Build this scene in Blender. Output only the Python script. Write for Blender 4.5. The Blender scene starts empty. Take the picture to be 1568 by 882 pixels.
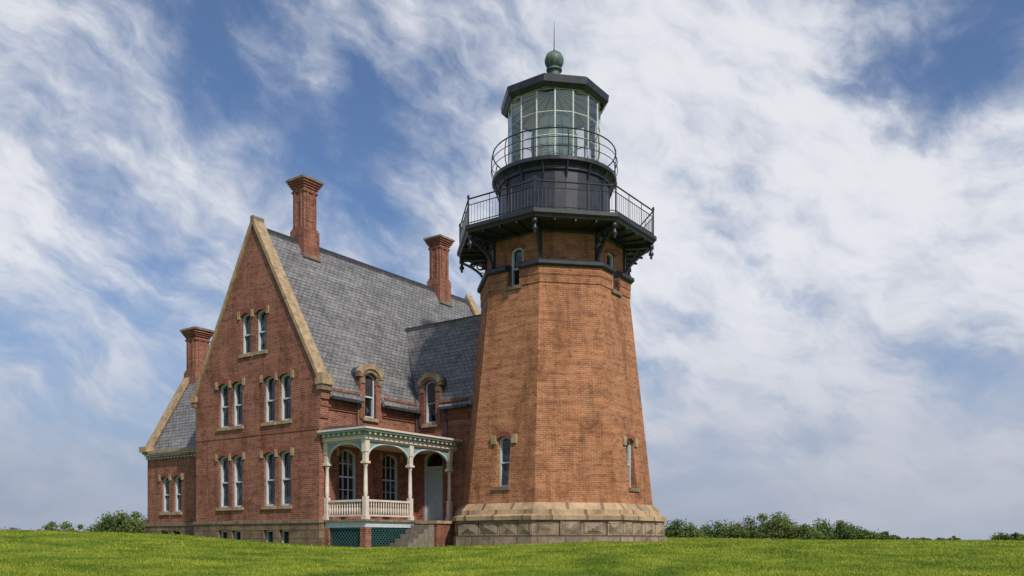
import bpy, bmesh, math, random
import numpy as np
from mathutils import Vector, Matrix
random.seed(4); RNG=np.random.default_rng(7)
S=bpy.context.scene
S.view_settings.view_transform='Standard'; S.view_settings.look='None'; S.view_settings.exposure=0
R8=math.radians

# ------------------------------------------------------------ materials
class NT:
    def __init__(s,tree): s.t=tree
    def n(s,typ,**kw):
        nd=s.t.nodes.new(typ)
        for k,v in kw.items(): setattr(nd,k,v)
        return nd
    def setin(s,nd,key,val):
        if val is None: return
        sk=nd.inputs[key]
        if isinstance(val,bpy.types.NodeSocket): s.t.links.new(val,sk)
        else: sk.default_value=val
    def math(s,op,a,b=None,c=None,clamp=False):
        nd=s.n('ShaderNodeMath',operation=op,use_clamp=clamp)
        s.setin(nd,0,a); s.setin(nd,1,b); s.setin(nd,2,c); return nd.outputs[0]
    def vmath(s,op,a,b=None,scale=None):
        nd=s.n('ShaderNodeVectorMath',operation=op)
        s.setin(nd,0,a); s.setin(nd,1,b)
        if scale is not None: s.setin(nd,'Scale',scale)
        return nd.outputs['Value'] if op in('DISTANCE','DOT_PRODUCT','LENGTH') else nd.outputs[0]
    def mix(s,f,a,b,mode='MIX'):
        nd=s.n('ShaderNodeMix',data_type='RGBA',blend_type=mode)
        s.setin(nd,0,f)
        s.setin(nd,6,a if isinstance(a,bpy.types.NodeSocket) else (*a,1)[:4])
        s.setin(nd,7,b if isinstance(b,bpy.types.NodeSocket) else (*b,1)[:4])
        return nd.outputs[2]
    def rng(s,v,a,b,c=0.,d=1.,smooth=False):
        nd=s.n('ShaderNodeMapRange'); 
        if smooth: nd.interpolation_type='SMOOTHSTEP'
        s.setin(nd,0,v)
        for i,x in enumerate((a,b,c,d)): nd.inputs[i+1].default_value=x
        return nd.outputs[0]
    def noise(s,vec,scale,detail=4,rough=.55,dist=0.,out=0):
        nd=s.n('ShaderNodeTexNoise'); s.setin(nd,'Vector',vec)
        nd.inputs['Scale'].default_value=scale; nd.inputs['Detail'].default_value=detail
        nd.inputs['Roughness'].default_value=rough; nd.inputs['Distortion'].default_value=dist
        return nd.outputs[out]
    def mapping(s,vec,loc=(0,0,0),rot=(0,0,0),sc=(1,1,1)):
        nd=s.n('ShaderNodeMapping'); s.setin(nd,0,vec)
        nd.inputs[1].default_value=loc; nd.inputs[2].default_value=rot; nd.inputs[3].default_value=sc
        return nd.outputs[0]
    def rs(s,vec,rot,sc,loc=(0,0,0)):      # rotate first, then stretch
        return s.mapping(s.mapping(vec,rot=rot),loc=loc,sc=sc)

def newmat(name):
    m=bpy.data.materials.new(name); m.use_nodes=True
    t=m.node_tree; b=t.nodes['Principled BSDF']; return m,NT(t),b
def bump(nt,b,h,st,dist=.02):
    bp=nt.n('ShaderNodeBump'); bp.inputs['Strength'].default_value=st; bp.inputs['Distance'].default_value=dist
    nt.setin(bp,'Height',h); nt.t.links.new(bp.outputs[0],b.inputs['Normal'])

def brickmat(name,c1,c2,mort,bw,bh,ms,patch,rough=.85,mixn=.5,bst=.5,stain=.5,off=.5,band=.35,bias=-.1):
    m,nt,b=newmat(name)
    tc=nt.n('ShaderNodeTexCoord'); uv=tc.outputs['UV']; ob=tc.outputs['Object']
    br=nt.n('ShaderNodeTexBrick'); nt.setin(br,'Vector',uv)
    br.inputs['Color1'].default_value=(*c1,1); br.inputs['Color2'].default_value=(*c2,1); br.inputs['Mortar'].default_value=(*mort,1)
    br.inputs['Scale'].default_value=1; br.inputs['Brick Width'].default_value=bw; br.inputs['Row Height'].default_value=bh
    br.inputs['Mortar Size'].default_value=ms; br.inputs['Bias'].default_value=bias; br.inputs['Mortar Smooth'].default_value=.3
    br.offset=off
    n1=nt.rng(nt.noise(ob,.5,7,.65,.4),.32,.68)
    col=nt.mix(nt.math('MULTIPLY',n1,mixn),br.outputs[0],patch)
    # individual units: cell noise gives each brick its own tone
    n2=nt.noise(nt.mapping(uv,sc=(1/bw*.8,1/bh*.8,1)),.7,3,.75)
    col=nt.mix(nt.rng(n2,.51,.66,0,.72),col,tuple(x*.38 for x in c1))
    col=nt.mix(nt.rng(n2,.47,.32,0,.65),col,tuple(min(1,x*1.65) for x in c2))
    n5=nt.noise(nt.mapping(uv,sc=(.5,1/bh*.40,1)),1.,4,.65,.15)
    col=nt.mix(nt.rng(n5,.5,.70,0,band),col,tuple(x*.42 for x in c1))
    col=nt.mix(nt.rng(n5,.48,.32,0,band*.85),col,tuple(min(1,x*1.5) for x in patch))
    n3=nt.noise(nt.mapping(ob,sc=(1.6,1.6,.30)),1.,7,.70,.3)
    col=nt.mix(nt.rng(n3,.48,.70,0,stain),col,tuple(x*.32 for x in c1))
    n6=nt.noise(ob,1.3,8,.72,.8)
    col=nt.mix(nt.rng(n6,.50,.70,0,stain*.95),col,tuple(x*.38 for x in c2))
    nt.t.links.new(col,b.inputs['Base Color'])
    b.inputs['Roughness'].default_value=rough; b.inputs['Specular IOR Level'].default_value=.25
    h=nt.math('SUBTRACT',nt.math('MULTIPLY',nt.noise(ob,14,4,.6),.8),br.outputs['Fac'])
    bump(nt,b,h,bst,.025)
    return m
def plain(name,c,rough=.6,metal=0,var=.25,scale=6,spec=.4,bst=.15,streak=0):
    m,nt,b=newmat(name)
    ob=nt.n('ShaderNodeTexCoord').outputs['Object']
    n=nt.noise(ob,scale,6,.6)
    col=nt.mix(nt.rng(n,.3,.7),tuple(x*(1-var) for x in c),tuple(min(1,x*(1+var)) for x in c))
    if streak:
        n3=nt.noise(nt.mapping(ob,sc=(5,5,1.2)),1.3,6,.7)
        col=nt.mix(nt.rng(n3,.45,.7,0,streak),col,tuple(x*.3 for x in c))
    nt.t.links.new(col,b.inputs['Base Color'])
    b.inputs['Roughness'].default_value=rough; b.inputs['Metallic'].default_value=metal; b.inputs['Specular IOR Level'].default_value=spec
    bump(nt,b,nt.noise(ob,scale*5,4,.6),bst,.01)
    return m
M={}
M['brickH']=brickmat('red_brick',(.305,.098,.058),(.19,.060,.042),(.42,.30,.23),.23,.078,.013,(.33,.13,.083),mixn=.45,stain=.7,band=.42,bst=.8)
M['brickT']=brickmat('orange_brick',(.40,.150,.064),(.26,.092,.045),(.50,.33,.21),.23,.078,.013,(.44,.19,.088),mixn=.45,stain=.72,band=.45,bst=.8)
M['archbrick']=plain('arch_brick',(.23,.075,.048),.85,var=.35,scale=9,streak=.3)
M['slate']=brickmat('slate_roof',(.225,.222,.232),(.155,.155,.17),(.05,.05,.056),.26,.19,.020,(.26,.255,.25),rough=.6,mixn=.4,bst=1.,stain=.4,band=.35)
M['granite']=brickmat('granite_blocks',(.38,.275,.19),(.22,.17,.13),(.06,.05,.04),1.05,.58,.03,(.42,.32,.235),mixn=.5,bst=1.,stain=.75,band=.1,bias=0)
M['found']=brickmat('foundation_stone',(.21,.145,.095),(.15,.10,.07),(.07,.055,.04),.8,.33,.025,(.29,.20,.125),mixn=.6,bst=1.,stain=.6,band=.1)
M['ashlar']=brickmat('sandstone_blocks',(.45,.315,.185),(.36,.25,.15),(.06,.045,.03),1.35,2.,.06,(.48,.35,.22),mixn=.5,bst=1.,stain=.65,band=.0,bias=0)
M['stone']=plain('sandstone_trim',(.36,.26,.155),.85,var=.35,scale=4,streak=.5)
M['stonedk']=plain('weathered_stone',(.22,.16,.105),.9,var=.4,scale=4,streak=.5)
M['iron']=plain('black_iron',(.022,.025,.034),.40,var=.5,scale=3,spec=.5,streak=.3)
M['frame']=plain('window_paint',(.48,.55,.60),.5,var=.1,streak=.15)
M['cream']=plain('cream_paint',(.64,.55,.48),.55,var=.1,streak=.2)
M['teal']=plain('grey_green_paint',(.22,.33,.32),.55,var=.15,streak=.2)
M['tealdk']=plain('dark_teal_paint',(.03,.10,.10),.6,var=.2)
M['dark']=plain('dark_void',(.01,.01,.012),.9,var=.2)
M['lead']=plain('dormer_lead',(.045,.045,.052),.5,var=.3,scale=3)
M['door']=plain('door_paint',(.40,.50,.52),.5,var=.06,streak=.1)
M['copper']=plain('green_copper',(.095,.14,.12),.6,metal=.1,var=.4,scale=5,streak=.5)
M['ceil']=plain('ceiling_paint',(.84,.85,.80),.6,var=.05)
M['mull']=plain('lantern_mullion',(.56,.58,.55),.45,var=.2,streak=.3)
M['step']=plain('step_stone',(.20,.17,.14),.9,var=.3,scale=5,streak=.3)
M['bark']=plain('bark',(.10,.075,.05),.9,var=.3)
def glassmat():
    m,nt,b=newmat('window_glass')
    ob=nt.n('ShaderNodeTexCoord').outputs['Object']
    n=nt.noise(ob,1.9,2,.5)
    col=nt.mix(nt.rng(n,.55,.66),(.008,.010,.014),(.09,.11,.13))
    nt.t.links.new(col,b.inputs['Base Color'])
    b.inputs['Roughness'].default_value=.05; b.inputs['Specular IOR Level'].default_value=.5
    b.inputs['IOR'].default_value=1.6
    bump(nt,b,nt.noise(ob,2.6,2,.5),.35,.04)
    return m
M['glass']=glassmat()
def lgmat():
    m,nt,b=newmat('lantern_glass'); t=nt.t
    out=t.nodes['Material Output']
    tr=nt.n('ShaderNodeBsdfTransparent'); tr.inputs[0].default_value=(.985,.99,.985,1)
    gl=nt.n('ShaderNodeBsdfGlossy'); gl.inputs['Roughness'].default_value=.03; gl.inputs[0].default_value=(.97,.97,.97,1)
    fr=nt.n('ShaderNodeFresnel'); fr.inputs[0].default_value=1.5
    mx=nt.n('ShaderNodeMixShader'); t.links.new(nt.math('ADD',fr.outputs[0],.08),mx.inputs[0]); t.links.new(tr.outputs[0],mx.inputs[1]); t.links.new(gl.outputs[0],mx.inputs[2])
    t.links.new(mx.outputs[0],out.inputs[0]); return m
M['lglass']=lgmat()
def lensmat():
    m,nt,b=newmat('fresnel_lens_glass'); t=nt.t
    b.inputs['Base Color'].default_value=(.74,.85,.76,1); b.inputs['Roughness'].default_value=.08; b.inputs['Specular IOR Level'].default_value=1
    out=t.nodes['Material Output']
    tr=nt.n('ShaderNodeBsdfTransparent'); tr.inputs[0].default_value=(.88,.96,.90,1)
    mx=nt.n('ShaderNodeMixShader'); mx.inputs[0].default_value=.65
    t.links.new(tr.outputs[0],mx.inputs[1]); t.links.new(b.outputs[0],mx.inputs[2]); t.links.new(mx.outputs[0],out.inputs[0]); return m
M['lens']=lensmat()
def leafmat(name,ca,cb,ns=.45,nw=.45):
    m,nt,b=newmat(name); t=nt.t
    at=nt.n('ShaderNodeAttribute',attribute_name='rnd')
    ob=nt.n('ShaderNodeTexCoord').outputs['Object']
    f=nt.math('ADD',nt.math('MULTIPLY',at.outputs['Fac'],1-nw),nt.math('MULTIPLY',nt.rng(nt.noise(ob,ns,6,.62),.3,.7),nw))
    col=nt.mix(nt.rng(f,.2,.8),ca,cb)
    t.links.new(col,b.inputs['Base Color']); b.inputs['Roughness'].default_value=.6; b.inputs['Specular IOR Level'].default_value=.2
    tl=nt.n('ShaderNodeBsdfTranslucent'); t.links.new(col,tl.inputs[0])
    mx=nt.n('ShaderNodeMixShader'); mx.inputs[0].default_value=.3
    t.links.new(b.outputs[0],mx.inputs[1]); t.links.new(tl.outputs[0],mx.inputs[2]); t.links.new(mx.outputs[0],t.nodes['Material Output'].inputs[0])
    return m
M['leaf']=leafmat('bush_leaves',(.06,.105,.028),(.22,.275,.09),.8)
M['blade']=leafmat('grass_blades',(.075,.155,.012),(.40,.44,.05),.7,.6)
def groundmat():
    m,nt,b=newmat('lawn_ground')
    ob=nt.n('ShaderNodeTexCoord').outputs['Object']
    a=nt.rng(nt.noise(ob,.7,6,.64),.32,.68)
    c=nt.mix(a,(.070,.135,.012),(.26,.32,.032))
    c=nt.mix(nt.rng(nt.noise(ob,5,5,.7),.4,.7,0,.6),c,(.05,.095,.010))
    nt.t.links.new(c,b.inputs['Base Color']); b.inputs['Roughness'].default_value=.9; b.inputs['Specular IOR Level'].default_value=.1
    bump(nt,b,nt.noise(ob,9,6,.7),.8,.08); return m
M['ground']=groundmat()
def seamat():
    m,nt,b=newmat('hazed_sea_water')
    ob=nt.n('ShaderNodeTexCoord').outputs['Object']
    c=nt.mix(nt.noise(ob,.02,5,.6),(.16,.21,.29),(.24,.29,.37))  # distance haze over the water is mixed into these blues
    nt.t.links.new(c,b.inputs['Base Color']); b.inputs['Roughness'].default_value=.5; return m
M['sea']=seamat()

# ------------------------------------------------------------ mesh builder
class Fr:
    def __init__(s,O,T,N): s.O=Vector(O); s.T=Vector(T).normalized(); s.N=Vector(N).normalized()
    def p(s,x,z,d): return s.O+s.T*x+s.N*d+Vector((0,0,z))
ID=Fr((0,0,0),(1,0,0),(0,1,0))
def set_uv(me):
    uvl=me.uv_layers.get('UVMap') or me.uv_layers.new(name='UVMap')
    for f in me.polygons:
        n=f.normal
        if abs(n.z)<.95:
            t=Vector((-n.y,n.x,0)).normalized(); w=n.cross(t)
        else: t=Vector((1,0,0)); w=Vector((0,1,0))
        sh=3.7*round(math.atan2(n.y,n.x)*4/math.pi)      # a different stretch of brickwork on each face
        for li in f.loop_indices:
            p=me.vertices[me.loops[li].vertex_index].co
            uvl.data[li].uv=(p.dot(t)+sh,p.dot(w))
class MB:
    def __init__(s,name): s.name=name; s.v=[]; s.f=[]; s.m=[]; s.mats=[]; s.sm=[]
    def mi(s,mat):
        if mat not in s.mats: s.mats.append(mat)
        return s.mats.index(mat)
    def add(s,vs,fs,mat,smooth=False):
        o=len(s.v); s.v+= [tuple(x) for x in vs]; k=s.mi(mat)
        for f in fs: s.f.append([i+o for i in f]); s.m.append(k); s.sm.append(smooth)
    def prism(s,A,B,mat):
        n=len(A)
        fs=[list(range(n)),list(range(2*n-1,n-1,-1))]+[[i,(i+1)%n,(i+1)%n+n,i+n] for i in range(n)]
        s.add(list(A)+list(B),fs,mat)
    def fp(s,fr,pts,d0,d1,mat): s.prism([fr.p(x,z,d0) for x,z in pts],[fr.p(x,z,d1) for x,z in pts],mat)
    def fb(s,fr,x0,x1,z0,z1,d0,d1,mat): s.fp(fr,[(x0,z0),(x1,z0),(x1,z1),(x0,z1)],d0,d1,mat)
    def box(s,x0,x1,y0,y1,z0,z1,mat): s.fb(ID,x0,x1,z0,z1,y0,y1,mat)
    def ring(s,fr,out,inn,d0,d1,mat,closed=True):
        n=len(out)
        for i in range(n if closed else n-1):
            j=(i+1)%n; s.fp(fr,[out[i],out[j],inn[j],inn[i]],d0,d1,mat)
    def lathe(s,c,prof,n,mat,rot=0,smooth=False,cap=True):
        vs=[];fs=[]
        for r,z in prof:
            for k in range(n):
                a=rot+2*math.pi*k/n; vs.append((c[0]+r*math.cos(a),c[1]+r*math.sin(a),c[2]+z))
        for i in range(len(prof)-1):
            for k in range(n):
                k2=(k+1)%n; fs.append([i*n+k,i*n+k2,(i+1)*n+k2,(i+1)*n+k])
        if cap: fs.append(list(range(n-1,-1,-1))); fs.append([(len(prof)-1)*n+k for k in range(n)])
        s.add(vs,fs,mat,smooth)
    def tube(s,pts,r,mat,n=6):
        pts=[Vector(p) for p in pts]
        for a,b in zip(pts[:-1],pts[1:]):
            d=(b-a)
            if d.length<1e-6: continue
            d.normalize(); up=Vector((0,0,1)) if abs(d.z)<.9 else Vector((1,0,0))
            e=d.cross(up).normalized(); g=d.cross(e)
            A=[a-d*r*.3+(e*math.cos(2*math.pi*k/n)+g*math.sin(2*math.pi*k/n))*r for k in range(n)]
            B=[b+d*r*.3+(e*math.cos(2*math.pi*k/n)+g*math.sin(2*math.pi*k/n))*r for k in range(n)]
            s.prism(A,B,mat)
    def build(s,parent=None,cut=None,name=None):
        me=bpy.data.meshes.new(s.name); me.from_pydata(s.v,[],s.f)
        for m in s.mats: me.materials.append(M[m])
        me.polygons.foreach_set('material_index',s.m); me.polygons.foreach_set('use_smooth',s.sm)
        bm=bmesh.new(); bm.from_mesh(me); bmesh.ops.recalc_face_normals(bm,faces=bm.faces); bm.to_mesh(me); bm.free()
        ob=bpy.data.objects.new(s.name,me); S.collection.objects.link(ob)
        if cut is not None:
            md=ob.modifiers.new('b','BOOLEAN'); md.operation='DIFFERENCE'; md.solver='EXACT'; md.object=cut; md.use_self=True
            dg=bpy.context.evaluated_depsgraph_get(); dg.update()
            me2=bpy.data.meshes.new_from_object(ob.evaluated_get(dg)); ob.modifiers.clear(); ob.data=me2; me=me2
        me.update(); set_uv(me)
        if parent: ob.parent=parent
        return ob
def empty(name,loc,rot=0):
    e=bpy.data.objects.new(name,None); S.collection.objects.link(e); e.location=loc; e.rotation_euler=(0,0,rot); return e
def arc(w,z1,rise,n=8,c=0):
    if rise<=0: return [(c+w/2,z1),(c-w/2,z1)]
    R=(w*w/4+rise*rise)/(2*rise); th=math.asin(min(1,w/2/R)); zc=z1-R
    return [(c+R*math.sin(th-2*th*i/n),zc+R*math.cos(th-2*th*i/n)) for i in range(n+1)]
def archpoly(c,w,z0,z1,rise,n=8): return [(c-w/2,z0),(c+w/2,z0)]+arc(w,z1,rise,n,c)
def window(mb,cut,fr,c,w,z0,z1,rise=.12,dep=.16,hood=True,mun=0,sill='stone',brick='archbrick',ears=(1,1),sd=.0,key=True,cols=1):
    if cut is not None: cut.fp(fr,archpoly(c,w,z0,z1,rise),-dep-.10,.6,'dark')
    t=.06
    o=archpoly(c,w+.02,z0-.01,z1+.01,rise); i=archpoly(c,w-2*t,z0+t+.02,z1-t,max(.01,rise-.01))
    mb.ring(fr,o,i,-dep-.05,-dep+.06,'frame')
    mb.fp(fr,archpoly(c,w-.01,z0+.005,z1-.005,rise),-dep-.07,-dep-.045,'glass')
    zm=(z0+z1)/2-.03
    mb.fb(fr,c-w/2+t,c+w/2-t,zm-.03,zm+.03,-dep-.044,-dep+.04,'frame')
    zi=z1-t-.02; mb.fb(fr,c-w/2+t-.002,c-w/2+t+.025,zm+.03,zi-.05,-dep-.043,-dep+.03,'frame'); mb.fb(fr,c+w/2-t-.025,c+w/2-t+.002,zm+.03,zi-.05,-dep-.043,-dep+.03,'frame')
    if cols>1:
        for k in range(1,cols):
            x=c-w/2+t+(w-2*t)*k/cols; mb.fb(fr,x-.014,x+.014,z0+t,z1-t-.02,-dep-.042,-dep+.01,'frame')
    for k in range(mun):
        for za,zb in ((z0+t,zm-.03),(zm+.03,z1-t)):
            z=za+(zb-za)*(k+1)/(mun+1); mb.fb(fr,c-w/2+t,c+w/2-t,z-.012,z+.012,-dep-.041,-dep+.008,'frame')
    if sill: mb.fb(fr,c-w/2-.09,c+w/2+.09,z0-.13,z0-.003,-dep+.02,.07+sd,sill)
    if hood:
        oa=arc(w+.36,z1+.2,rise+.03,8,c); ia=arc(w+.0,z1+.003,rise,8,c)
        mb.ring(fr,oa,ia,-.02,.035+sd,brick,False)
        zs=z1-rise
        for sgn,on in ((-1,ears[0]),(1,ears[1])):
            if on:
                xa=c+sgn*(w/2+.045); xb=c+sgn*(w/2+.19)
                mb.fb(fr,min(xa,xb),max(xa,xb),zs-.10,zs+.21,-.02,.065+sd,'stone')

# ------------------------------------------------------------ placement
X0,Y0,ANG=-7.53,34.07,R8(-35.6)
ca,sa=math.cos(ANG),math.sin(ANG)
def h2w(x,y): return (X0+x*ca-y*sa, Y0+x*sa+y*ca)
def w2h(X,Y):
    dx,dy=X-X0,Y-Y0; return dx*ca+dy*sa, -dx*sa+dy*ca
house=empty('brick_house',(X0,Y0,0),ANG)
TX,TY=6.16,7.36
twx,twy=h2w(TX,TY)

# ------------------------------------------------------------ HOUSE
SL=1.7375; EV=6.1; RZ=13.05; L=14.65; WID=8.
cut=MB('cut'); tr=MB('house_windows')
G=Fr((0,0,0),(-1,0,0),(0,-1,0)); Sd=Fr((0,0,0),(0,1,0),(1,0,0)); H=Fr((0,5.65,0),(1,0,0),(0,-1,0)); W=Fr((0,1,0),(-1,0,0),(0,-1,0))
for (c1,c2) in ((2.02,3.0),(5.09,6.02)):
    for z0,z1 in ((1.34,3.56),(4.78,6.68)):
        window(tr,cut,G,c1,.69,z0,z1,ears=(1,0)); window(tr,cut,G,c2,.69,z0,z1,ears=(1,1))
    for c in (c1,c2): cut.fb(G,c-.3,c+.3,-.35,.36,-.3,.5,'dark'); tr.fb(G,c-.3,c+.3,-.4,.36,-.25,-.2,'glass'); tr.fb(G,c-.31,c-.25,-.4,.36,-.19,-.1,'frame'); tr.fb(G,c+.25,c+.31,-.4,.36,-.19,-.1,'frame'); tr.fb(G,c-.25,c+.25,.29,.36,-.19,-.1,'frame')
window(tr,cut,G,3.52,.66,7.77,9.5,ears=(1,0)); window(tr,cut,G,4.50,.66,7.77,9.5,ears=(1,1))
for c in (1.54,4.03): window(tr,cut,Sd,c,1.0,1.45,3.62,rise=.2,cols=3,mun=1,sill='stone')
window(tr,cut,Sd,2.77,.66,5.03,6.87,rise=.14,hood=False)
window(tr,cut,H,.82,.66,5.06,6.92,rise=.14,hood=False)
window(tr,cut,W,10.92,.62,1.27,3.0,ears=(1,0)); window(tr,cut,W,11.9,.62,1.27,3.0,ears=(1,1))
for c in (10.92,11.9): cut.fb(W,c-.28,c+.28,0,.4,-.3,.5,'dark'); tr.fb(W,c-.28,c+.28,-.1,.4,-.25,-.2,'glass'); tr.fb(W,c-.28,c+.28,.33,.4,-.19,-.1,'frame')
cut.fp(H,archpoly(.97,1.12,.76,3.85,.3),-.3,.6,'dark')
tr.ring(H,archpoly(.97,1.14,.75,3.86,.3),archpoly(.97,.96,.76,3.76,.28),-.22,-.08,'frame')
tr.fb(H,.5,1.44,.75,3.05,-.24,-.19,'door'); tr.fb(H,.49,1.45,3.05,3.17,-.22,-.09,'frame'); tr.fp(H,archpoly(.97,.96,3.17,3.78,.28),-.24,-.2,'glass')
for xa,xb in ((.58,.92),(1.02,1.36)):
    for za,zb in ((.9,1.75),(1.9,2.95)):
        tr.ring(H,[(xa,za),(xb,za),(xb,zb),(xa,zb)],[(xa+.05,za+.05),(xb-.05,za+.05),(xb-.05,zb-.05),(xa+.05,zb-.05)],-.19,-.165,'door')
tr.fb(H,.955,.985,.78,3.03,-.189,-.172,'frame')
tr.ring(H,arc(1.5,4.08,.34,8,.97),arc(1.12,3.853,.3,8,.97),-.02,.04,'archbrick',False)
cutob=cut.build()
rc=MB('roofcut'); rc.fb(Sd,2.77-.6,2.77+.6,5.0,6.75,-.3,.8,'dark'); rc.fb(H,.82-.6,.82+.6,5.0,6.75,-.3,.8,'dark'); rcob=rc.build()
def gableprof(x0,x1,zb,ev,sl,off=0):
    xm=(x0+x1)/2; return [(x0,zb),(x1,zb),(x1,ev+off),(xm,ev+(x1-xm)*sl+off),(x0,ev+off)]
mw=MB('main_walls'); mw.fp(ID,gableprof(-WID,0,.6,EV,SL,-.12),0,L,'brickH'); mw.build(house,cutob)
pw=MB('gable_parapets')
for ya,yb in ((-.003,.38),(L-.38,L+.003)):
    pw.fp(ID,[(-WID-.0,EV-.3),(0,EV-.3),(.0,EV+.1),(-WID/2,RZ+.12),(-WID,EV+.1)],ya,yb,'brickH')
pw.build(house,cutob)
cp=MB('gable_coping')
def coping(fr,x0,x1,zlo,sl,d0,d1,th=.2,mat='stone'):
    xm=(x0+x1)/2; hw=(x1-x0)/2; zt=zlo+hw*sl; nseg=9
    for s in(-1,1):
        for i in range(nseg):
            a0=(hw+.12)*(1-i/nseg); a1=(hw+.12)*(1-(i+1)/nseg)+(.012 if i<nseg-1 else 0)
            z0=zt-a0*sl; z1=zt-a1*sl; j=random.uniform(0,.012)
            cp.fp(fr,[(xm+s*a0,z0),(xm+s*a1,z1),(xm+s*a1,z1+th*2.0+j),(xm+s*a0,z0+th*2.0+j)],d0-j*.5,d1,mat)
for ya,yb in ((-.09,.45),(L-.45,L+.09)):
    coping(ID,-WID,0,EV+.12,SL,ya,yb,.14)
    for xa,xb in ((-.12,.30),(-WID-.30,-WID+.12)):
        cp.box(xa,xb,ya-.03,yb+.03,EV-.06,EV+.2,'stone'); cp.box(xa+.06,xb-.06,ya,yb,EV-.28,EV-.063,'stonedk')
        cp.box(xa+.04,xb-.06,ya,yb,EV+.203,EV+.38,'stone')
cp.box(-4.09,-3.91,-.11,.47,RZ+.2,RZ+.42,'stonedk')
rf=MB('slate_roof')
def slab(P,n,th,mat='slate'):
    n=Vector(n).normalized(); P=[Vector(p) for p in P]; rf.prism(P,[p-n*th for p in P],mat)
ym0,ym1=.39,L-.39
for s in(1,-1):
    xe=0.28 if s>0 else -WID-.28
    ze=EV-.28*SL
    slab([(xe,ym0,ze),(xe,ym1,ze),(-4,ym1,RZ),(-4,ym0,RZ)],(s*SL,0,1),.14)
hy0,hy1,hr=5.65,9.05,9.9; hs=(hr-EV)/((hy1-hy0)/2)
for s in(-1,1):
    ye=hy0-.2 if s<0 else hy1+.2; ze=EV-.2*hs; ymid=(hy0+hy1)/2
    slab([(-.1,ye,ze),(3.4,ye,ze),(3.4,ymid,hr),(-2.4,ymid,hr)],(0,s*hs,1),.12)
WE,WX=4.3,-13.4; wr=WE+2.5*SL
for s in(-1,1):
    ye=.8 if s<0 else 6.2; ze=WE-.2*SL
    slab([(WX+.38,ye,ze),(-7.9,ye,ze),(-7.9,3.5,wr),(WX+.38,3.5,wr)],(0,s*SL,1),.12)
rf.build(house,rcob)
rl=MB('roof_ridges'); rl.box(-4.1,-3.9,ym0,ym1,RZ-.06,RZ+.07,'lead'); rl.box(-2.2,3.3,ymid-.07,ymid+.07,hr-.04,hr+.05,'lead')
rl.tube([(.1,hy0-.15,EV-.1),(-2.25,ymid,hr+.02)],.035,'lead',5); rl.build(house)
ww=MB('wing_walls'); WI=Fr((0,0,0),(0,1,0),(1,0,0))
ww.fp(WI,gableprof(1,6,.6,WE,SL,-.1),WX,-7.95,'brickH'); ww.build(house,cutob)
wp=MB('wing_parapet'); wp.fp(WI,[(1,WE-.3),(6,WE-.3),(6,WE+.1),(3.5,wr+.1),(1,WE+.1)],WX-.003,WX+.37,'brickH'); wp.build(house)
coping(WI,1,6,WE+.1,SL,WX-.08,WX+.42,.13)
cp.box(WX-.12,WX+.46,.62,1.1,WE-.1,WE+.16,'stone')
cp.build(house)
hw=MB('link_walls'); hw.fp(WI,gableprof(hy0,hy1,.6,EV,hs,-.12),-.3,3.3,'brickH'); hw.build(house,cutob)
fd=MB('stone_foundation')
fd.box(-WID-.06,.06,-.06,L+.06,-1,.62,'found'); fd.build(house,cutob)
fd=MB('link_foundation'); fd.box(.05,3.2,hy0-.05,hy1+.05,-1,.61,'found'); fd.build(house,cutob)
fd=MB('wing_foundation'); fd.box(WX-.06,-WID-.05,.94,6.06,-1,.60,'found'); fd.build(house,cutob)
tb=MB('brick_and_stone_courses')
tb.box(-WID-.1,.1,-.1,L+.1,.623,.76,'stonedk'); tb.box(.09,3.2,hy0-.09,hy1+.09,.615,.755,'stonedk'); tb.box(WX-.1,-WID-.1,.9,6.1,.605,.75,'stonedk')
for z0,z1,pr in ((5.62,5.73,.05),(5.733,5.86,.11),(5.863,5.97,.17),(5.12,5.2,.05),(5.203,5.3,.09)):
    for a,b in ((.0,2.05),(3.48,5.64)): tb.fb(Sd,a,b,z0,z1,-.02,pr,'archbrick' if pr<.1 else 'brickH')
    for a,b in ((1.5,3.0),): tb.fb(H,a,b,z0,z1,-.02,pr,'archbrick' if pr<.1 else 'brickH')
    tb.fb(Sd,9.06,L,z0,z1,-.02,pr,'brickH')
for k in range(13): 
    y=.15+k*.14
    tb.fb(Sd,y,y+.07,5.5,5.617,-.02,.05,'brickH')
for k in range(14):
    y=3.55+k*.14; tb.fb(Sd,y,y+.07,5.5,5.617,-.02,.05,'brickH')
for k in range(9):
    x=1.55+k*.14; tb.fb(H,x,x+.07,5.5,5.617,-.02,.05,'brickH')
tb.fb(G,-.0,8.,4.30,4.37,-.02,.02,'brickH')
tb.box(WX-.05,-WID-.0,.85,1.02,4.02,4.1,'cream'); tb.box(WX-.08,-WID,.76,1.03,4.103,4.24,'stone')
k=WX
while k<-WID-.1: tb.box(k,k+.12,.9,1.02,3.85,4.017,'cream'); k+=.26
tb.fb(Sd,-.003,.42,4.75,5.5,-.02,.06,'brickH'); tb.fb(Sd,-.003,.42,5.5,5.98,-.02,.13,'brickH')
for a,b in ((.45,1.98),(3.56,5.6)): tb.box(.2,.36,a,b,5.5,5.61,'lead')
tb.box(1.55,3.1,hy0-.32,hy0-.17,5.55,5.66,'lead')
tb.tube([(.12,5.52,5.5),(.12,5.52,4.3)],.045,'lead'); tb.tube([(1.75,hy0-.08,5.6),(1.75,hy0-.08,4.3)],.045,'lead'); tb.tube([(.1,2.0,5.5),(.1,2.0,4.3)],.04,'stonedk')
tb.build(house)
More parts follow.
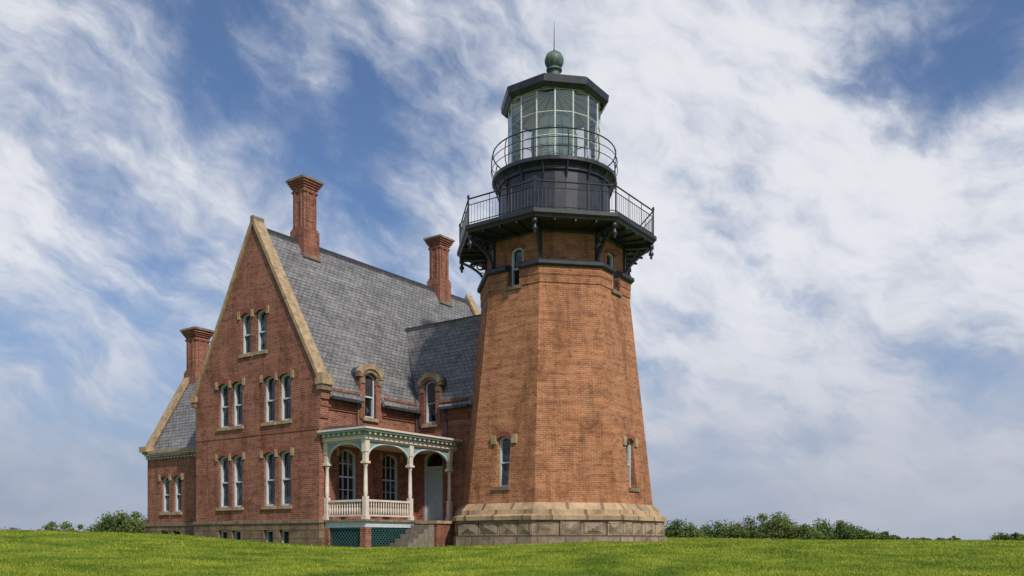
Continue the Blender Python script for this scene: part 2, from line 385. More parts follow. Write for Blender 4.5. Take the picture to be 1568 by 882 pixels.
def dormer(fr,c,name,zt=7.22):
    d=MB(name+'_front')
    d.fp(fr,[(c-.6,4.95),(c+.6,4.95),(c+.6,6.78)]+arc(1.2,7.10,.30,8,c)[1:-1]+[(c-.6,6.78)],-.5,.05,'brickH'); d.build(house,cutob)
    e=MB(name+'_roof')
    poly=[(c-.64,5.95),(c+.64,5.95)]+arc(1.34,zt,.36,10,c)
    e.fp(fr,poly,-1.25,-.12,'lead')
    e.ring(fr,arc(1.40,7.27,.40,10,c),arc(1.02,7.06,.30,10,c),-.14,.13,'stone',False)
    e.ring(fr,arc(1.01,7.057,.30,10,c),arc(.68,6.90 if c>2 else 6.94,.15,10,c),-.1,.08,'stonedk',False)
    for s in(-1,1):
        xa,xb=c+s*.35,c+s*.57; e.fb(fr,min(xa,xb),max(xa,xb),6.42,6.64,-.02,.085,'stonedk')
        xa,xb=c+s*.46,c+s*.70; e.fb(fr,min(xa,xb),max(xa,xb),6.68,6.9,-.12,.11,'stonedk')
    e.fb(fr,c-.45,c+.45,4.88,4.96,-.02,.1,'stone')
    e.build(house)
dormer(Sd,2.77,'dormer_side'); dormer(H,.82,'dormer_link')
tr.build(house)
ch=MB('chimneys')
def chimney(x,y,zb,zt,w):
    def b(e,z0,z1,m): ch.box(x-w/2-e,x+w/2+e,y-w/2-e,y+w/2+e,z0,z1,m)
    h=zt-zb
    b(.09,zb,zb+h*.36,'brickH'); b(.045,zb+h*.36+.002,zb+h*.36+.1,'archbrick'); b(0,zb+h*.36+.102,zt-.62,'brickH')
    b(.05,zt-.618,zt-.54,'archbrick'); b(.02,zt-.538,zt-.42,'brickH')
    b(.07,zt-.418,zt-.33,'brickH'); b(.12,zt-.328,zt-.24,'archbrick'); b(.17,zt-.238,zt-.13,'brickH'); b(.23,zt-.128,zt-.03,'stonedk'); b(.12,zt-.028,zt+.02,'stonedk')
    z0,z1=zb+h*.36+.103,zt-.63
    for q in (-.25,.25):
        ch.box(x+q*w-.045,x+q*w+.045,y-w/2-.045,y+w/2+.045,z0,z1,'brickH'); ch.box(x-w/2-.044,x+w/2+.044,y+q*w-.045,y+q*w+.045,z0,z1-.002,'brickH')
    ch.box(x-.1,x+.1,y-.1,y+.1,zt+.02,zt+.09,'archbrick')
    if zb>10: b(.14,zb,zb+.18,'stonedk')
chimney(-4,2.75,12.3,15.85,.72); chimney(-4,11.9,12.3,15.85,.72); chimney(-12.95,3.5,7.2,10.65,.78)
ch.build(house)

# ------------------------------------------------------------ PORCH
po=MB('porch')
FZ=.74; px1=2.23; py0=.3; py1=5.25
po.box(.07,px1+.16,py0-.16,5.6,FZ-.08,FZ,'stonedk'); po.box(.08,px1+.08,py0-.08,5.55,FZ-.3,FZ-.083,'frame')
po.box(.03,px1+.16,py0-.16,5.6,3.78,3.93,'cream')
po.box(.03,px1+.22,py0-.22,5.62,3.933,4.05,'teal')
po.box(.02,px1+.36,py0-.36,5.64,4.053,4.13,'teal'); po.box(.02,px1+.42,py0-.42,5.64,4.133,4.21,'cream')
po.prism([(.01,py0-.38,4.213),(px1+.38,py0-.38,4.213),(px1+.38,5.64,4.213),(.01,5.64,4.213)],[(.01,py0+.2,4.45),(px1-.5,py0+.2,4.36),(px1-.5,5.64,4.36),(.01,5.64,4.45)],'lead')
k=py0-.1
while k<5.5: po.box(px1+.222,px1+.31,k,k+.08,3.95,4.05,'cream'); k+=.28
k=.2
while k<px1+.2: po.box(k,k+.08,py0-.31,py0-.222,3.95,4.05,'cream'); k+=.28
posts=[(.12,py0),(px1,py0),(px1,2.78),(px1,py1)]
for x,y in posts:
    po.box(x-.09,x+.09,y-.09,y+.09,FZ,1.62,'cream'); po.box(x-.12,x+.12,y-.12,y+.12,FZ,FZ+.16,'cream')
    po.lathe((x,y,0),[(.10,1.62),(.06,1.66),(.095,1.72),(.085,1.8),(.075,2.4),(.065,2.75),(.095,2.8),(.06,2.85)],12,'cream',smooth=True)
    po.box(x-.085,x+.085,y-.085,y+.085,2.85,3.3,'cream'); po.box(x-.13,x+.13,y-.13,y+.13,2.86,2.95,'cream'); po.box(x-.11,x+.11,y-.11,y+.11,3.3,3.78,'cream')
def spandrel(fr,a,b,d,z0=3.08,zc=3.68,zt=3.79):
    n=14; xm=(a+b)/2; hw_=(b-a)/2
    for i in range(n):
        t0=-math.cos(math.pi*i/n); t1=-math.cos(math.pi*(i+1)/n)
        e0=z0+(zc-z0)*max(0,1-abs(t0)**2.3)**.5; e1=z0+(zc-z0)*max(0,1-abs(t1)**2.3)**.5
        x0,x1=xm+hw_*t0,xm+hw_*t1
        po.fp(fr,[(x0,e0),(x1,e1),(x1,zt),(x0,zt)],d-.02,d+.02,'teal')
        po.fp(fr,[(x0,e0-.03),(x1,e1-.03),(x1,e1+.03),(x0,e0+.03)],d-.045,d+.045,'frame')
PL=Fr((0,py0,0),(1,0,0),(0,-1,0)); PR=Fr((px1,0,0),(0,1,0),(1,0,0))
spandrel(PL,.22,px1-.1,0); spandrel(PR,py0+.1,2.68,0); spandrel(PR,2.88,py1-.1,0)
po.box(.04,px1+.1,py0-.05,5.6,3.72,3.775,'cream')
def balu(fr,a,b):
    po.fb(fr,a,b,1.42,1.5,-.05,.05,'cream'); po.fb(fr,a,b,.86,.92,-.04,.04,'cream')
    n=int((b-a)/.135)
    for i in range(n):
        x=a+(b-a)*(i+.5)/n; p=fr.p(x,0,0)
        po.lathe((p.x,p.y,0),[(.03,.92),(.03,.98),(.045,1.04),(.042,1.14),(.022,1.24),(.035,1.3),(.022,1.34),(.03,1.42)],6,'cream',smooth=True)
balu(PL,.21,px1-.09); balu(PR,py0+.09,2.69)
po.box(px1-.2,px1+.1,py0-.1,py0+.2,-.7,FZ-.303,'brickH'); po.box(px1-.15,px1+.1,2.6,2.95,-.7,FZ-.303,'brickH'); po.box(.07,.3,py0-.08,py0+.15,-.7,FZ-.303,'brickH')
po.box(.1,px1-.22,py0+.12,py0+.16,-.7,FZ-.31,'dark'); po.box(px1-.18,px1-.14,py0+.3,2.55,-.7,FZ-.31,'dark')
def lattice(fr,a,b,z0,z1,d):
    po.fb(fr,a,b,z1-.06,z1,d-.012,d+.03,'tealdk'); h=z1-z0; x=a-h
    while x<b:
        for s in(0,1):
            xa,xb=(x,x+h) if s==0 else (x+h,x)
            dx=xb-xa
            t0=(a-xa)/dx; t1=(b-xa)/dx
            if t0>t1: t0,t1=t1,t0
            t0=max(0,t0); t1=min(1,t1)
            if t1-t0>.05:
                A=(xa+dx*t0,z0+h*t0); B=(xa+dx*t1,z0+h*t1)
                po.fp(fr,[(A[0]-.02,A[1]),(A[0]+.02,A[1]),(B[0]+.02,B[1]),(B[0]-.02,B[1])],d+s*.011,d+.01+s*.011,'tealdk')
        x+=.16
lattice(PL,.31,px1-.21,-.5,FZ-.31,0); lattice(PR,py0+.21,2.59,-.5,FZ-.31,0)
po.box(px1+.17,3.5,2.95,5.3,-.7,FZ-.14,'brickH'); po.box(px1+.165,3.56,2.9,5.36,FZ-.137,FZ-.02,'stone')
for i in range(5):
    po.box(px1+.2,3.38,2.9-.3*(i+1),2.9-.3*i+.02,-.9,FZ-.19-.18*i,'step')
po.build(house)

# ------------------------------------------------------------ LIGHTHOUSE
lh=empty('lighthouse',(twx,twy,0),ANG)
A22=R8(22.5); C8=math.cos(A22)
tc=MB('tcut'); tw=MB('tower_windows')
def apo(z): return C8*(4.08+(3.10-4.08)*(z-1.33)/(10.3-1.33))
for k in range(8):
    a=R8(45*k); N=Vector((math.cos(a),math.sin(a),0)); T=Vector((-math.sin(a),math.cos(a),0))
    if k in(6,0,2,4):
        ap=apo(3.95); window(tw,tc,Fr(N*ap,T,N),0,.60,2.0,3.95,rise=.12,dep=.14,hood=False,sill=None)
        f=Fr(N*ap,T,N)
        slope=(apo(2)-apo(3.95))
        tw.fb(f,-.42,.42,1.86,1.997,-.1,slope+.09,'stonedk')
        for s in(-1,1): 
            xa,xb=s*.36,s*.60; tw.fb(f,min(xa,xb),max(xa,xb),3.66,4.0,-.05,.11,'stone')
        tw.ring(f,arc(.95,4.13,.17,8),arc(.60,3.955,.12,8),-.05,.075,'archbrick',False)
        ap=2.9*C8; f=Fr(N*ap,T,N); window(tw,tc,f,0,.58,9.88,11.45,rise=.13,dep=.1,hood=False,sill=None)
        tw.fb(f,-.40,.40,9.74,9.877,-.05,.33,'stonedk')
        tw.ring(f,arc(.84,11.6,.17,8),arc(.58,11.453,.13,8),-.02,.05,'archbrick',False)
tcob=tc.build()
tb=MB('tower_shaft'); tb.lathe((0,0,0),[(4.09,1.3),(3.10,10.3),(3.12,10.42)],8,'brickT',A22); tb.build(lh,tcob)
tb=MB('tower_upper_shaft'); tb.lathe((0,0,0),[(2.9,10.4),(2.9,12.1)],8,'brickT',A22); tb.build(lh,tcob)
tb=MB('tower_corbel'); tb.lathe((0,0,0),[(3.15,10.12),(3.2,10.2),(3.2,10.48)],8,'brickT',A22); tb.build(lh,tcob)
tb=MB('tower_band'); tb.lathe((0,0,0),[(3.28,10.483),(3.34,10.54),(3.34,10.66),(3.1,10.78)],8,'iron',A22); tb.build(lh,tcob)
pl=MB('tower_plinth')
pl.lathe((0,0,0),[(4.66,-.8),(4.64,.12)],8,'granite',A22)
rb=random.Random(3)
pl.lathe((0,0,0),[(4.46,.12),(4.44,.70)],8,'dark',A22)
for k in range(8):
    a=R8(45*k); N=Vector((math.cos(a),math.sin(a),0)); T=Vector((-math.sin(a),math.cos(a),0)); f=Fr((0,0,0),T,N)
    hwid=4.56*math.sin(A22); x=-hwid
    while x<hwid-.01:
        wbl=rb.uniform(.7,1.15); x2=min(hwid,x+wbl)
        if hwid-x2<.4: x2=hwid
        d=4.5*C8+rb.uniform(.02,.07)
        pl.fp(f,[(x+.013,.13),(x2-.013,.13),(x2-.013,.69),(x+.013,.69)],4.3*C8,d,'granite')
        xm=(x+x2)/2+rb.uniform(-.15,.15); zm=.41+rb.uniform(-.08,.08); q=[f.p(x+.06,.17,d),f.p(x2-.06,.17,d),f.p(x2-.06,.65,d),f.p(x+.06,.65,d),f.p(xm,zm,d+rb.uniform(.04,.09))]
        pl.add(q,[[0,1,4],[1,2,4],[2,3,4],[3,0,4],[0,3,2,1]],'granite')
        x=x2
pl.lathe((0,0,0),[(4.64,.703),(4.64,.86),(4.5,.92)],8,'ashlar',A22); pl.lathe((0,0,0),[(4.42,.92),(4.38,1.1),(4.14,1.36),(4.0,1.37)],8,'ashlar',A22)
pl.build(lh)
cs=MB('corner_strips')
for k in range(8):
    a=R8(45*k); N=Vector((math.cos(a),math.sin(a),0)); T=Vector((-math.sin(a),math.cos(a),0))
    cs.prism([N*(3.13*C8-.03)+T*x+Vector((0,0,z)) for x,z in ((-1.19,9.78),(1.19,9.78),(1.19,10.13),(-1.19,10.13))],
             [N*(3.13*C8+.055)+T*x+Vector((0,0,z)) for x,z in ((-1.21,9.86),(1.21,9.86),(1.21,10.13),(-1.21,10.13))],'brickT')
cs.build(lh,tcob)
tw.build(lh)
ir=MB('iron_gallery')
ir.lathe((0,0,0),[(3.9,11.98),(4.12,12.02),(4.16,12.1),(4.24,12.16),(4.24,12.3)],8,'iron',A22)
ir.lathe((0,0,0),[(2.95,11.86),(3.0,11.9),(3.0,12.0)],8,'iron',A22)
V8=[Vector((math.cos(A22+R8(45*k)),math.sin(A22+R8(45*k)),0)) for k in range(8)]
for k in range(8):
    d=V8[k]; t=Vector((-d.y,d.x,0)); f=Fr((0,0,0),d,t)
    ir.fb(f,2.9,4.1,11.86,11.985,-.06,.06,'iron'); ir.fb(f,2.86,2.98,10.75,11.87,-.06,.06,'iron')
    n=10
    O=[(2.96+1.08*(i/n)**1.7,10.86+1.02*(i/n)**.8) for i in range(n+1)]
    I=[(x+.09,z-.06) for x,z in O]
    ir.ring(f,O,I,-.05,.05,'iron',False)
    for (cx,cz,r) in ((3.2,11.62,.17),(3.5,11.72,.11),(3.12,11.25,.1)):
        c=[(cx+r*math.cos(2*math.pi*j/12),cz+r*math.sin(2*math.pi*j/12)) for j in range(12)]
        c2=[(cx+r*.7*math.cos(2*math.pi*j/12),cz+r*.7*math.sin(2*math.pi*j/12)) for j in range(12)]
        ir.ring(f,c,c2,-.035,.035,'iron')
    p=d*4.02
    ir.lathe((p.x,p.y,0),[(.10,11.98),(.11,11.85),(.06,11.8),(.06,11.7),(.10,11.64),(.10,11.56),(.04,11.5),(.06,11.45),(.01,11.38)],10,'iron',smooth=True)
    p=d*4.1; ir.lathe((p.x,p.y,0),[(.045,12.3),(.035,12.45),(.035,13.38),(.055,13.4),(.05,13.48),(.01,13.54)],8,'iron')
    a_,b_=d*4.1,V8[(k+1)%8]*4.1
    for z,r in ((13.36,.03),(13.12,.018),(12.42,.018)): ir.tube([a_+Vector((0,0,z)),b_+Vector((0,0,z))],r,'iron')
    nb=21
    for i in range(1,nb):
        q=a_.lerp(b_,i/nb); ir.tube([q+Vector((0,0,12.3)),q+Vector((0,0,13.12))],.0095 if i%7 else .02,'iron',4)
    for i in (7,14):
        q=a_.lerp(b_,i/nb); ir.tube([q+Vector((0,0,13.1)),q+Vector((0,0,13.36))],.018,'iron',4)
    for i in (1,2,3):
        q=V8[k].lerp(V8[(k+1)%8],i/4); ir.tube([q*3.0+Vector((0,0,11.95)),q*4.15+Vector((0,0,11.95))],.05,'iron',4)
ir.lathe((0,0,0),[(2.42,12.3),(2.42,12.42),(2.32,12.5),(2.30,14.45),(2.38,14.5),(2.38,14.62),(2.46,14.7)],32,'iron')
for k in range(16):
    a=2*math.pi*k/16; f=Fr((0,0,0),(math.cos(a),math.sin(a),0),(-math.sin(a),math.cos(a),0)); ir.fb(f,2.2,2.335,12.5,14.46,-.03,.03,'iron')
    ir.tube([(2.28*math.cos(a)*1,2.28*math.sin(a),14.05),(2.55*math.cos(a),2.55*math.sin(a),14.8)],.03,'iron',5)
ir.lathe((0,0,0),[(2.46,14.7),(2.60,14.78),(2.60,14.92),(2.54,14.95)],48,'iron')
for z,r,tr_ in ((16.0,2.56,.028),(15.62,2.63,.016),(15.28,2.64,.016)):
    ir.tube([(r*math.cos(2*math.pi*k/48),r*math.sin(2*math.pi*k/48),z) for k in range(49)],tr_,'iron',5)
for k in range(12):
    a=2*math.pi*(k+.5)/12; ir.tube([(r*math.cos(a),r*math.sin(a),z) for r,z in ((2.54,14.9),(2.62,15.1),(2.65,15.4),(2.62,15.75),(2.56,16.0))],.022,'iron',5)
ir.build(lh)
la=MB('lantern_frame'); lg=MB('lantern_panes'); LR=1.90
la.lathe((0,0,0),[(2.02,14.93),(2.02,15.12),(1.94,15.16)],32,'iron')
for k in range(16):
    a=2*math.pi*(k+.5)/16; b=2*math.pi*(k+1.5)/16
    pa=Vector((LR*math.cos(a),LR*math.sin(a),0)); pb=Vector((LR*math.cos(b),LR*math.sin(b),0)); z=lambda h:Vector((0,0,h))
    la.tube([pa+z(15.1),pa+z(17.95)],.033,'mull',6)
    for h in (15.18,16.05,16.98,17.88): la.tube([pa+z(h),pb+z(h)],.024,'mull',5)
    lg.add([pa+z(15.15),pb+z(15.15),pb+z(17.9),pa+z(17.9)],[[0,1,2,3]],'lglass')
la.build(lh); lg.build(lh)
ro=MB('lantern_roof')
prof=[(2.04,17.92),(2.10,17.86),(2.22,17.98),(2.27,18.02),(2.30,18.28),(2.18,18.36),(1.2,18.85),(.36,19.28),(.3,19.3)]
ro.lathe((0,0,0),prof+[(.25,19.16),(1.2,18.75),(2.12,18.24),(2.04,17.92)],8,'iron',A22,cap=False)
ro.lathe((0,0,0),[(1.97,17.94),(1.9,18.0),(1.2,18.36),(.2,18.8)],16,'ceil',R8(11.25),cap=False)
for k in range(16):
    a=2*math.pi*(k+.5)/16; ro.tube([(1.9*math.cos(a),1.9*math.sin(a),17.95),(.2*math.cos(a),.2*math.sin(a),18.74)],.022,'copper',4)
ro.build(lh)
fi=MB('ventilator_ball')
fi.lathe((0,0,0),[(.36,19.2),(.36,19.3),(.24,19.36),(.24,19.52),(.33,19.56),(.33,19.62),(.27,19.66)],20,'copper',smooth=False)
fi.lathe((0,0,0),[(.39*math.cos(a)+.005,19.98+.39*math.sin(a)) for a in [math.pi*(-.42+.91*i/12) for i in range(13)]],24,'copper',smooth=True)
for k in range(12):
    a=2*math.pi*k/12; fi.tube([(.395*math.cos(e)*math.cos(a),.395*math.cos(e)*math.sin(a),19.98+.395*math.sin(e)) for e in [math.pi*(-.35+.8*i/8) for i in range(9)]],.012,'copper',4)
fi.lathe((0,0,0),[(.09,20.36),(.05,20.42),(.018,20.5),(.014,21.2),(.006,21.62)],8,'iron'); fi.build(lh)
le=MB('fresnel_lens'); prof=[]
nz=24
def lr_(z): 
    t=(z-16.45)/1.0; return .46+.46*math.sqrt(max(0,1-t*t*.85))
for i in range(nz):
    z=15.5+1.95*i/nz; r=lr_(z)
    prof+=[(r-.05,z),(r+.03,z+.035),(r+.03,z+.05)]
le.lathe((0,0,0),prof,20,'lens',smooth=False,cap=False)
for k in range(10):
    a=2*math.pi*k/10; le.tube([((lr_(z)+.04)*math.cos(a),(lr_(z)+.04)*math.sin(a),z) for z in np.linspace(15.5,17.45,9)],.018,'copper',4)
for zz_ in (15.52,16.05,16.85,17.43):
    r=lr_(zz_)+.045; le.tube([(r*math.cos(2*math.pi*k/24),r*math.sin(2*math.pi*k/24),zz_) for k in range(25)],.02,'copper',4)
le.lathe((0,0,0),[(.5,14.95),(.5,15.44),(.62,15.5)],16,'copper'); le.lathe((0,0,0),[(1.85,14.96),(1.85,14.99)],24,'ceil'); le.build(lh)
for o in (cutob,tcob,rcob): bpy.data.objects.remove(o,do_unlink=True)

# ------------------------------------------------------------ TERRAIN
def terrain(X,Y):
    X=np.asarray(X,float);Y=np.asarray(Y,float)
    base=np.interp(Y,[-60,0,10,18,26,34,50,62,80,120,220,420,3000],[-4,-1.6,-1.15,-.80,-.47,-.25,-.17,-.22,-.7,-3,-14,-50,-60])
    lat=np.interp(X,[-60,-30,-19,-15,-12,-9,-7,-3,0,3,9,20,50],[.6,.55,.48,.38,.24,.10,.0,-.06,.08,.17,.16,.07,.0])
    w=np.interp(Y,[0,12,30,60],[0,.3,1,1])
    ro=.035*np.sin(X*.31+1.1+.2*Y)+.03*np.sin(X*.11-Y*.23)+.015*np.sin(X*.9+Y*.55)
    ro2=.028*np.sin(X*1.3+.8*np.sin(Y*.7))*np.sin(Y*1.1+X*.3)*np.interp(Y,[26,33],[1,0])
    z=base+lat*w+ro*np.interp(Y,[0,20],[.4,1])+ro2
    far=np.maximum(0,np.abs(X)-60); z=z-np.minimum(50,far*far*.004)
    return z
n=300; t=np.linspace(-1,1,n); gx=1500*t**5+45*t; gy=1500*t**5+50*t+26
GX,GY=np.meshgrid(gx,gy); GZ=terrain(GX,GY)
vs=np.stack([GX.ravel(),GY.ravel(),GZ.ravel()],1)
ii=np.arange(n*n).reshape(n,n); fs=np.stack([ii[:-1,:-1].ravel(),ii[:-1,1:].ravel(),ii[1:,1:].ravel(),ii[1:,:-1].ravel()],1)
me=bpy.data.meshes.new('ground'); me.from_pydata(vs.tolist(),[],fs.tolist()); me.materials.append(M['ground'])
me.polygons.foreach_set('use_smooth',[True]*len(me.polygons)); me.update()
g=bpy.data.objects.new('ground',me); S.collection.objects.link(g)
sea=MB('sea'); sea.add([(-30000,-5000,-38),(30000,-5000,-38),(30000,45000,-38),(-30000,45000,-38)],[[0,1,2,3]],'sea'); sea.build()

def tri_mesh(name,V,F,rnd,mats,mi=None):
    me=bpy.data.meshes.new(name); nv=len(V); nf=len(F); k=F.shape[1]
    me.vertices.add(nv); me.vertices.foreach_set('co',V.astype(np.float32).ravel())
    me.loops.add(nf*k); me.loops.foreach_set('vertex_index',F.astype(np.int32).ravel())
    me.polygons.add(nf); me.polygons.foreach_set('loop_start',(np.arange(nf)*k).astype(np.int32)); me.polygons.foreach_set('loop_total',np.full(nf,k,np.int32))
    at=me.attributes.new('rnd','FLOAT','POINT'); at.data.foreach_set('value',rnd.astype(np.float32))
    for m in mats: me.materials.append(M[m])
    if mi is not None: me.polygons.foreach_set('material_index',mi.astype(np.int32))
    me.update(calc_edges=True); me.validate()
    ob=bpy.data.objects.new(name,me); S.collection.objects.link(ob); return ob
NB=300000
u=RNG.random(NB); Yb=1/((1/14)+u*((1/58)-(1/14))); Xb=(RNG.random(NB)*2-1)*(.66*Yb+1.5)
hx,hy=w2h(Xb,Yb)
inside=((hx>-8.1)&(hx<.15)&(hy>-.1)&(hy<15))|((hx>-13.5)&(hx<0)&(hy>.9)&(hy<6.1))|((hx>0)&(hx<3.5)&(hy>.2)&(hy<9))|(np.hypot(hx-TX,hy-TY)<4.5)
Xb,Yb=Xb[~inside],Yb[~inside]; NB=len(Xb); Zb=terrain(Xb,Yb)
patch=.5+.5*np.sin(Xb*.8+2*np.sin(Yb*.35))*np.sin(Yb*.9+np.sin(Xb*.5))
hgt=(.022+.04*RNG.random(NB)**1.5)*(.7+.6*patch)*(1+ (RNG.random(NB)<.015)*1.8); wd=(.008+.008*RNG.random(NB))*(Yb/22)
ang=RNG.random(NB)*math.pi; lean=RNG.normal(0,.6,(NB,2))*hgt[:,None]
B=np.stack([Xb,Yb,Zb-.01],1); dx=np.stack([np.cos(ang)*wd,np.sin(ang)*wd,np.zeros(NB)],1)
T=B+np.concatenate([lean,(hgt+.01)[:,None]],1)
V=np.empty((NB*3,3)); V[0::3]=B-dx; V[1::3]=B+dx; V[2::3]=T
F=np.arange(NB*3).reshape(NB,3); rnd=np.repeat(np.clip(RNG.random(NB)*.7+patch*.3,0,1),3)
tri_mesh('grass',V,F,rnd,['blade'])
def bush(px,wpx,ytop,Y,nl=6500,dens=1.,name='bush'):
    X=(px-784)/1335*Y; wid=wpx/1335*Y; gz=float(terrain(X,Y)); ht=(825-ytop)/1335*Y-gz+0.12
    nl=int(nl*dens); nlump=max(7,int(wid*4.5))
    cs=[]
    for i in range(nlump):
        fx=random.uniform(-.5,.5); e=(1-(2*fx)**2)**.5
        hh=ht*(.5+.5*e)*random.uniform(.45,1.08)
        r=random.uniform(.14,.34)*min(ht,1.6)
        cs.append((fx*wid*.95,random.uniform(-.4,.4)*wid*.5,max(.2,hh-r*.8),r))
        cs.append((fx*wid*.98,random.uniform(-.4,.4)*wid*.5,max(.15,hh*.45),r*1.25))
        cs.append((random.uniform(-.5,.5)*wid*1.05,random.uniform(-.4,.4)*wid*.4,.12*ht+.08,r*1.2))
    cs=np.array(cs); id_=RNG.integers(0,len(cs),nl); c=cs[id_]
    d=RNG.normal(0,1,(nl,3)); d/=np.linalg.norm(d,axis=1)[:,None]
    rr=c[:,3]*(RNG.random(nl)**.4)*(1+np.abs(RNG.normal(0,.30,nl))); P=c[:,:3]+d*rr[:,None]*np.array([1.15,1.1,.9]); P[:,2]=np.maximum(P[:,2],.02)
    s=(.04+.055*RNG.random(nl))*(Y/60)**.8
    a=RNG.normal(0,1,(nl,3)); a/=np.linalg.norm(a,axis=1)[:,None]; b=np.cross(a,RNG.normal(0,1,(nl,3))); b/=np.linalg.norm(b,axis=1)[:,None]
    V=np.empty((nl*4,3)); V[0::4]=P-a*s[:,None]; V[1::4]=P+b*s[:,None]*.6; V[2::4]=P+a*s[:,None]; V[3::4]=P-b*s[:,None]*.6
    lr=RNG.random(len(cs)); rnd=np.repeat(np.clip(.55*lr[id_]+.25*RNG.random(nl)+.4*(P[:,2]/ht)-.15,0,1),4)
    F=np.arange(nl*4).reshape(nl,4); mi=np.zeros(nl)
    SV=[];SF=[];o=nl*4
    for i in range(0,len(cs),1):
        p0=np.array([cs[i][0]*.6,cs[i][1]*.5,-.1]); p1=cs[i][:3]+np.array([0,0,cs[i][3]]); w=.02
        for q in ((w,0,0),(0,w,0)):
            q=np.array(q); k=o+len(SV); SV+=[p0-q,p0+q,p1+q*.4,p1-q*.4]; SF.append([k,k+1,k+2,k+3])
    V=np.concatenate([V,np.array(SV)]); F=np.concatenate([F,np.array(SF)]); rnd=np.concatenate([rnd,np.zeros(len(SV))]); mi=np.concatenate([mi,np.ones(len(SF))])
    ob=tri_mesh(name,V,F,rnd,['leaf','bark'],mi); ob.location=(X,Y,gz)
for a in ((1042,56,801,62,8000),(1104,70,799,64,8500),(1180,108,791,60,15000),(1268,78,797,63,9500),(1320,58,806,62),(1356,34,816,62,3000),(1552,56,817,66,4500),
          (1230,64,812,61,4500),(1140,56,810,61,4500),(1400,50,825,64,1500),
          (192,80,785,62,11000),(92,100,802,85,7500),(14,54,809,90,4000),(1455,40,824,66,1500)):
    bush(*a)

# ------------------------------------------------------------ SKY
w=bpy.data.worlds.new('World'); S.world=w; w.use_nodes=True
try: w.cycles.sampling_method='MANUAL'; w.cycles.sample_map_resolution=512
except Exception: pass
nt=NT(w.node_tree); bg=w.node_tree.nodes['Background']
SUN_AZ,SUN_EL=148.,45.
sky=nt.n('ShaderNodeTexSky',sky_type='NISHITA'); sky.sun_disc=False
sky.sun_elevation=R8(SUN_EL); sky.sun_rotation=R8(SUN_AZ); sky.air_density=1.0; sky.dust_density=.6; sky.ozone_density=2.5; sky.altitude=0
D=nt.n('ShaderNodeTexCoord').outputs['Generated']
sp=nt.n('ShaderNodeSeparateXYZ'); nt.setin(sp,0,D)
zz=nt.math('ADD',nt.math('MAXIMUM',sp.outputs[2],0.),.24)
cb=nt.n('ShaderNodeCombineXYZ'); nt.setin(cb,0,nt.math('DIVIDE',sp.outputs[0],zz)); nt.setin(cb,1,nt.math('DIVIDE',sp.outputs[1],zz))
P=cb.outputs[0]
P2=nt.vmath('ADD',P,nt.vmath('SCALE',nt.vmath('SUBTRACT',nt.noise(P,1.3,4,.55,out=1),(.5,.5,.5)),scale=.5))
n1=nt.noise(nt.rs(P2,(0,0,R8(35)),(1.,1.8,1)),1.3,7,.56)
Dw=nt.vmath('ADD',D,nt.vmath('SCALE',nt.vmath('SUBTRACT',nt.noise(D,4,5,.55,out=1),(.5,.5,.5)),scale=.14))
Dd=nt.vmath('ADD',Dw,nt.vmath('SCALE',nt.vmath('SUBTRACT',nt.noise(D,12,3,.5,out=1),(.5,.5,.5)),scale=.03))
n2=nt.noise(nt.rs(Dd,(0,R8(-24),0),(1,1,2.3)),5.2,8,.56)
n3=nt.noise(nt.rs(Dd,(0,R8(-30),0),(1,1,2.5),(4,2,1)),13,7,.58)
n7=nt.noise(nt.rs(Dd,(0,R8(38),0),(1,1,1.9),(9,3,2)),8,6,.55)
wd_=nt.vmath('ADD',D,nt.vmath('SCALE',nt.vmath('SUBTRACT',nt.noise(D,6.5,6,.56,out=1),(.5,.5,.5)),scale=.24))
blobs=[(370,110,.15,-.17),(300,40,.10,-.06),(520,200,.12,-.16),(610,240,.09,-.12),(450,60,.10,-.05),(690,170,.10,-.10),(560,320,.08,-.06),
 (1510,110,.12,-.24),(1400,50,.10,-.18),(1100,310,.07,-.18),(1200,450,.08,-.18),(1080,340,.08,-.12),(1520,585,.07,-.12),(1320,130,.06,-.05),
 (880,40,.2,.06),(1060,120,.2,.13),(1230,230,.18,.13),(1400,380,.22,.13),(680,60,.12,.12),(1568,330,.15,.08),(480,90,.05,.13),(510,160,.05,.12),
 (100,170,.2,.12),(250,190,.12,.12),(430,290,.12,.14),(640,330,.13,.10),(1350,600,.3,.08),(1000,480,.14,.08),(120,330,.12,-.04)]
acc=None
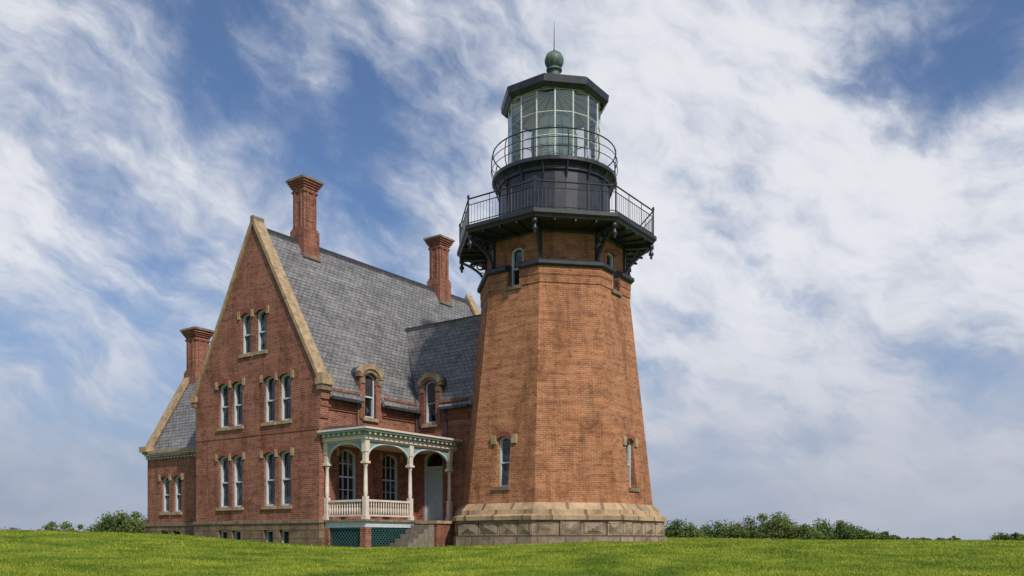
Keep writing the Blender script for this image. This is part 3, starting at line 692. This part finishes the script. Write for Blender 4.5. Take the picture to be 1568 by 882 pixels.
for px,py,r,wt in blobs:
    v=Vector(((px-784)/1335,1,(825-py)/1335)).normalized()
    dd=nt.vmath('DISTANCE',wd_,tuple(v)); s=nt.rng(dd,0,r*1.7,wt,0,True)
    acc=s if acc is None else nt.math('ADD',acc,s)
d0=nt.math('ADD',nt.math('MULTIPLY',n1,.25),nt.math('MULTIPLY',n2,.55))
d0=nt.math('ADD',d0,nt.math('ADD',nt.math('MULTIPLY',n3,.26),nt.math('MULTIPLY',n7,.18)))
dens=nt.math('ADD',d0,acc)
mask=nt.rng(dens,.46,.80,0.08,1,True)
tn=nt.math('ADD',nt.math('MULTIPLY',n2,.35),nt.math('ADD',nt.math('MULTIPLY',n3,.35),nt.math('MULTIPLY',dens,.5)))
tone=nt.rng(tn,.53,.86,0,1,True)
ccol=nt.mix(tone,(4.1,4.75,6.1),(8.2,8.3,8.7))
skc=nt.mix(1.,sky.outputs[0],(.70,.87,1.07),'MULTIPLY')
col=nt.mix(nt.math('MULTIPLY',mask,.95),skc,ccol)
haze=nt.rng(sp.outputs[2],-.02,.29,.97,0,True)
hn=nt.math('ADD',nt.math('MULTIPLY',nt.noise(nt.mapping(Dd,sc=(1,1,4)),4,5,.5),.8),nt.math('MULTIPLY',sp.outputs[0],.22))
hz=nt.mix(nt.rng(hn,.28,.62),(3.1,3.65,4.9),(4.7,5.0,5.8))
col=nt.mix(haze,col,hz)
nt.t.links.new(col,bg.inputs[0]); bg.inputs[1].default_value=.1
sl=bpy.data.lights.new('sun','SUN'); sl.energy=4.0; sl.angle=R8(2.5); sl.color=(1,.92,.80)
so=bpy.data.objects.new('sun',sl); S.collection.objects.link(so)
az,el=R8(SUN_AZ),R8(SUN_EL); dv=Vector((math.sin(az)*math.cos(el),math.cos(az)*math.cos(el),math.sin(el)))
so.rotation_euler=dv.to_track_quat('Z','Y').to_euler(); so.location=(30,-30,50)
cd=bpy.data.cameras.new('camera'); cam=bpy.data.objects.new('camera',cd); S.collection.objects.link(cam)
cam.location=(0,0,0); cam.rotation_euler=(R8(90),0,0); cd.sensor_width=36; cd.lens=36*1335/1568; cd.shift_y=384/1568; cd.clip_end=100000; cd.clip_start=.1
S.camera=cam
